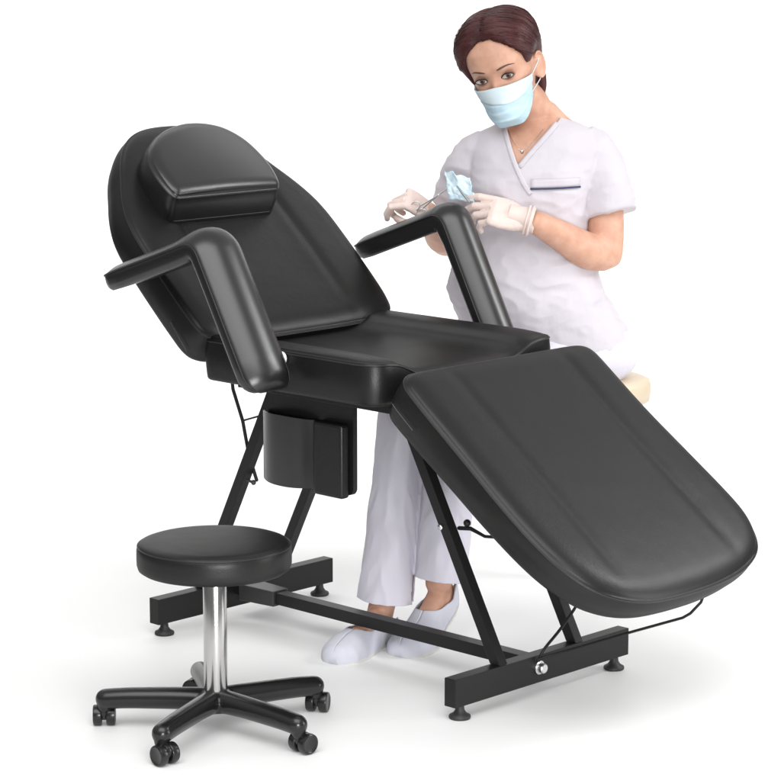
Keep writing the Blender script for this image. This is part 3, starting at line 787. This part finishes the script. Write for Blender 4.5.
# ---- trousers
tr = MB()
ellipsoid(tr, at(577, 351, 0), (.150, .135, .095))
for h_, kn, an, hw, flip in ((hipR, knR, loc((.389, .088, .083)), .066, 0), (hipL, knL, loc((.488, .162, .135)), .058, 0)):
    tube(tr, catmull([h_, h_*.5+kn*.5, kn], 16), np.linspace(.088, .060, 16), n=24)
    d_ = (an-kn)/np.linalg.norm(an-kn); tube(tr, catmull([kn, kn*.6+an*.4, an, an+d_*.035], 24), np.interp(np.linspace(0, 1, 24), [0, .3, .93, 1], [.060, .058, hw, hw+.002]), n=32, cap='flat')
amp2 = lambda p: .0012+.0028*min(1, max(0, .62-p[2])/.3)
trousers = put(fuse(tr.build('trousers', 'trousers'), .0034, 8, .5, folds(amp2, 11, (1.6, 1.6, .22), 7.)))

bm = bmesh.new(); bm.from_mesh(trousers.data)
hemR, hemL = loc((.389, .088, .086)), loc((.488, .162, .138)); mid_ = (hemR+hemL)/2; dv = (hemL-hemR)[:2]
for hem, sg, nrm in ((hemR, -1, (.10, .05, 1)), (hemL, 1, (.12, .10, 1))):
    fs = [f for f in bm.faces if f.calc_center_median().z < .30 and sg*((f.calc_center_median().x-mid_[0])*dv[0]+(f.calc_center_median().y-mid_[1])*dv[1]) > 0]
    es = {e for f in fs for e in f.edges}; vs = {v for f in fs for v in f.verts}
    bmesh.ops.bisect_plane(bm, geom=list(vs)+list(es)+fs, plane_co=Vector(hem), plane_no=Vector(nrm).normalized(), clear_inner=True)
bm.to_mesh(trousers.data); bm.free()
for p in trousers.data.polygons: p.use_smooth = True
so = trousers.modifiers.new('t', 'SOLIDIFY'); so.thickness = .003; so.offset = -1

# ---- slippers
for (hl, tl) in FEET:
    mb = MB(); G = []; nA = 90; e_ = .46 if hl[2] < .01 else .34
    for t in np.linspace(0, 1, 80):
        lim = 1.22*math.sqrt(max(0, 1-((t-.20)/e_)**2)) if t > .20 else 1.22*min(1, .55+t*2.2)
        G.append(footring(hl, tl, t, .003, ang=np.linspace(lim, 2*PI-lim, nA)))
    mb.grid(np.array(G)); k = 79*nA; mb.f.append(tuple(k+i for i in range(nA)))
    sl = put(mb.build('slipper', 'slipper')); so = sl.modifiers.new('t', 'SOLIDIFY'); so.thickness = .0035; so.offset = 0
    # sole
    sb = MB(); G = []
    for t in np.linspace(0, 1, 30):
        r_ = footring(hl, tl, t, .0050, ang=np.array([PI/2, -PI/2])); c = r_.mean(0); z = footring(hl, tl, t, 0, n=4)[2][2]-.004
        z = max(z, .0035)
        G.append([(r_[0][0], r_[0][1], z+.0035), (r_[0][0], r_[0][1], z-.0035), (r_[1][0], r_[1][1], z-.0035), (r_[1][0], r_[1][1], z+.0035)])
    sb.grid(np.array(G), close_v=True); sb.f.append((0, 1, 2, 3)); k = 29*4; sb.f.append((k+3, k+2, k+1, k)); sb.build('sole', 'sole', sl, sharp=40)

# ---- gloved hands
def hand(W, X, Z, side, curls, spread, thumb, name='glove', scale=1.):
    X = np.array(X, float); X /= np.linalg.norm(X); Z = np.array(Z, float); Z -= X*(Z @ X); Z /= np.linalg.norm(Z); Y = np.cross(Z, X)*side
    T = lambda p: W+scale*(X*p[0]+Y*p[1]+Z*p[2])
    mb = MB(); tips = []
    G = []
    for x, w, h, z in ((-.020, .026, .022, 0), (-.01, .026, .021, 0), (.01, .030, .019, 0), (.035, .037, .017, 0), (.06, .0405, .0155, .001), (.08, .040, .0135, .002), (.09, .036, .010, .001)):
        G.append([T((x, w*math.cos(a), z+h*math.sin(a))) for a in np.linspace(0, 2*PI, 28, endpoint=False)])
    mb.grid(np.array(G), close_v=True); mb.f.append(tuple(range(28))[::-1]); k = 6*28; mb.f.append(tuple(k+i for i in range(28)))
    base = [(.084, .029), (.089, .010), (.086, -.0095), (.078, -.0275)]; ln = [(.038, .024, .019), (.042, .027, .020), (.039, .025, .019), (.031, .019, .017)]; rr = [.0092, .0095, .0090, .0080]
    for i in range(4):
        p = np.array([base[i][0]-.012, base[i][1], 0.0]); a = 0; pts = [p]; s = math.radians(spread[i])
        p = np.array([base[i][0], base[i][1], .001]); pts.append(p)
        for j in range(3):
            a += math.radians(curls[i][j]); L_ = ln[i][j]
            p = p+np.array([math.cos(a)*math.cos(s)*L_, math.sin(s)*L_*math.cos(a), -math.sin(a)*L_]); pts.append(p)
        tips.append(T(p))
        Q = np.array([T(q) for q in pts]); Q2 = []
        for a_, b_ in zip(Q[:-1], Q[1:]): Q2 += [a_*(1-t)+b_*t for t in (0, .33, .66)]
        Q2.append(Q[-1]); r_ = np.interp(np.linspace(0, 4, len(Q2)), [0, 1, 1.5, 2, 2.5, 3, 3.5, 4], np.array([1.05, 1.1, .98, 1.03, .93, .95, .90, .80])*rr[i])*scale
        tube(mb, Q2, r_, n=12)
    Q = np.array([T(q) for q in thumb]); tube(mb, catmull(Q, 10), np.interp(np.linspace(0, 1, 10), [0, .3, .6, 1], [.0155, .0125, .0115, .0092])*scale, n=12); tips.append(T(thumb[-1]))
    o = put(fuse(mb.build(name, 'glove'), .0016, 3, .5, folds(.00045, 60, (1, 1, 1), 1.)))
    return o, tips, T
XL = (-.93, .10, .26)
gl, tipsL, TL = hand(at(527, 221, .185), XL, (.12, -.80, .58), -1, [(12, 22, 18), (26, 34, 22), (34, 42, 26), (40, 46, 28)], (3, 0, -2, -4),
                     [(.018, .022, -.012), (.045, .040, -.020), (.072, .043, -.022), (.098, .036, -.024)])
cf = MB()
cX = np.array(XL)/np.linalg.norm(XL)
c0 = at(533.5, 222, .185)
for k_, (o_, r_) in enumerate(((0, .0335), (-.0085, .0325))):
    th = np.linspace(0, 2*PI, 32, endpoint=False); up_ = np.array([0, 0, 1.])-cX*cX[2]; up_ /= np.linalg.norm(up_); sd = np.cross(cX, up_)
    tube(cf, [c0-cX*(o_-.008)+up_*math.cos(t)*(r_+.0012*math.sin(5*t+k_))+sd*math.sin(t)*r_*.92 for t in th], .0030, n=8, closed=True)
G = [[c0+cX*q+up_*math.cos(t)*(r_+.001*math.sin(4*t))+sd*math.sin(t)*r_*.93 for t in np.linspace(0, 2*PI, 32, endpoint=False)] for q, r_ in ((.060, .0260), (.035, .0270), (.02, .0300), (.008, .0330), (.002, .0330))]
cf.grid(np.array(G), close_v=True); cf.build('cuff', 'glove', gl)
XR = (-.80, -.20, .50)
gr, tipsR, TRr = hand(at(434, 215, .035), XR, (.45, -.55, .70), 1, [(44, 54, 30), (62, 66, 36), (70, 70, 38), (76, 70, 38)], (5, 1, -3, -6),
                      [(.015, .024, -.012), (.036, .040, -.026), (.058, .040, -.040), (.078, .026, -.050)], scale=.93)
gr.name = 'glove'

M['worn'] = mat('grey_tool_metal', (.30, .30, .31), .4, metal=.7)
# ---- what the hands hold
sc = props(empty('scissors', tuple(P0), PRZ), 'slim steel scissors with looped handles held in the gloved hand nearer the headrest', 'scissors')
a, b = at(422, 207, .080), at(455, 183, .11)
d = (b-a); L_ = np.linalg.norm(d); d /= L_; pn_ = np.cross(d, (0, -1, 0)); pn_ /= np.linalg.norm(pn_)
for s in (-1, 1):
    mb = MB(); tube(mb, [a+pn_*s*.004, a+d*L_*.5-pn_*s*.0004, b-pn_*s*.0012], [.0018, .0019, .0007], n=8)
    bl = put(mb.build('blade', 'steel'), sc)
    rb_ = MB(); rc = a-d*.011+pn_*s*.011; tube(rb_, [rc+d*math.cos(t)*.012+pn_*math.sin(t)*.0095 for t in np.linspace(0, 2*PI, 24, endpoint=False)], .0017, n=8, closed=True)
    put(rb_.build('finger_ring', 'steel'), sc)
mb = MB(); ellipsoid(mb, a+d*L_*.5+np.array([0, -.002, 0]), (.0026, .0026, .0026), nu=8, nv=10); put(mb.build('pivot_screw', 'steel'), sc)
pk = MB(); G = []
pc = [at(444, 170, .10), at(470, 178, .13), at(474, 202, .15), at(449, 199, .12)]
for u in np.linspace(0, 1, 40):
    row = []
    for v in np.linspace(0, 1, 40):
        p = pc[0]*(1-u)*(1-v)+pc[1]*u*(1-v)+pc[2]*u*v+pc[3]*(1-u)*v
        h = mnoise.fractal(Vector((u*2.2, v*2.2, 1.3)), 1, 2, 3)*.007+.004*math.sin(5*u+2*v)
        e = .006*mnoise.noise(Vector((u*5, v*5, 9)))
        row.append(p+np.array([e*(1 if u in (0, 1) else .4), -h, e]))
    G.append(row)
pk.grid(np.array(G)); po = pk.build('instrument_pouch', 'pouch', None); po.location = tuple(P0); po.rotation_euler = (0, 0, PRZ)
so = po.modifiers.new('t', 'SOLIDIFY'); so.thickness = .0016
props(po, 'crumpled pale blue printed wrap held between the two gloved hands', 'wrap')
tz = MB(); tube(tz, [at(457, 186, .145), at(463, 194, .155), at(469, 202, .165)], [.0018, .0026, .0018], n=10)
to = tz.build('handpiece', 'worn', None); to.location = tuple(P0); to.rotation_euler = (0, 0, PRZ); props(to, 'small dark grey tool lying on the crumpled blue wrap', 'tool')

# ---- stool under the person
st = props(empty('cushioned_stool', tuple(P0), PRZ), 'cream padded stool mostly hidden under the seated person', 'stool')
sc_ = at(599, 372, -.02); z1 = sc_[2]-.010
mb = MB(); lathe(mb, [(.002, z1-.062), (.112, z1-.062), (.122, z1-.056), (.125, z1-.04), (.125, z1-.018), (.121, z1-.006), (.106, z1), (.002, z1+.002)], (sc_[0], sc_[1], 0), n=64); put(mb.build('seat', 'cream'), st)
mb = MB(); lathe(mb, [(.002, .022), (.022, .022), (.022, z1-.0625), (.002, z1-.0625)], (sc_[0], sc_[1], 0), n=32); put(mb.build('column', 'chrome', sharp=40), st)
mb = MB(); lathe(mb, [(.002, 0), (.120, 0), (.120, .006), (.09, .012), (.03, .0215), (.002, .0215)], (sc_[0], sc_[1], 0), n=48); put(mb.build('base_plate', 'metal', sharp=40), st)


# ------------------------------------------------------------------ lights
def area(name, p, target, sx, sy, power, col=(1, 1, 1)):
    l = bpy.data.lights.new(name, 'AREA'); l.shape = 'RECTANGLE'; l.size = sx; l.size_y = sy; l.energy = power; l.color = col
    o = bpy.data.objects.new(name, l); C.objects.link(o); o.location = Vector(p)
    o.rotation_euler = (Vector(target)-Vector(p)).to_track_quat('-Z', 'Y').to_euler(); return o
area('front_softbox', ctr+NB*2.7-RV*.3+np.array([0, 0, 3.3]), ctr+np.array([0, 0, .2]), 4.0, 2.6, 128)
area('key_softbox', (2.16, 1.92, 2.12), (.43, -.1, .75), .65, .95, 31)
ff = area('front_fill', ctr+NB*3.7+RV*.5+np.array([0, 0, .60]), (.40, .12, .30), 1.2, .7, 8)
ff.data.spread = math.radians(55)
area('low_strip', ctr+RV*2.7+NB*.9+np.array([0, 0, .75]), (.5, -.2, .4), .45, 1.2, 18)
area('backdrop_light', sw(0, 2.4, 3.4), sw(0, 4.4, .9), 6., .8, 150)
w = bpy.data.worlds.new('World'); S.world = w; w.use_nodes = True; nt = w.node_tree
bg = nt.nodes['Background']; tc = nt.nodes.new('ShaderNodeTexCoord'); sx = nt.nodes.new('ShaderNodeSeparateXYZ')
nt.links.new(tc.outputs['Generated'], sx.inputs[0])
rp = nt.nodes.new('ShaderNodeValToRGB'); mr = nt.nodes.new('ShaderNodeMapRange')
mr.inputs['From Min'].default_value = -1; mr.inputs['From Max'].default_value = 1
nt.links.new(sx.outputs[2], mr.inputs[0]); nt.links.new(mr.outputs[0], rp.inputs[0])
cr = rp.color_ramp; cr.elements[0].position = .46; cr.elements[0].color = (.05, .05, .05, 1)
cr.elements[1].position = .80; cr.elements[1].color = (1, 1, 1, 1)
e = cr.elements.new(.55); e.color = (.35, .35, .35, 1)
nt.links.new(rp.outputs[0], bg.inputs[0]); bg.inputs[1].default_value = .62

# ------------------------------------------------------------------ camera
cd = bpy.data.cameras.new('camera'); cam = bpy.data.objects.new('camera', cd); C.objects.link(cam); S.camera = cam
cd.sensor_fit = 'HORIZONTAL'; cd.sensor_width = 36; cd.lens = 36*FPX/768; cd.clip_end = 100
cam.matrix_world = Matrix(((RV[0], UV[0], -FW[0], CAM[0]), (RV[1], UV[1], -FW[1], CAM[1]), (RV[2], UV[2], -FW[2], CAM[2]), (0, 0, 0, 1)))
S.view_settings.view_transform = 'Standard'; S.view_settings.look = 'None'; S.view_settings.exposure = 0; S.view_settings.gamma = 1
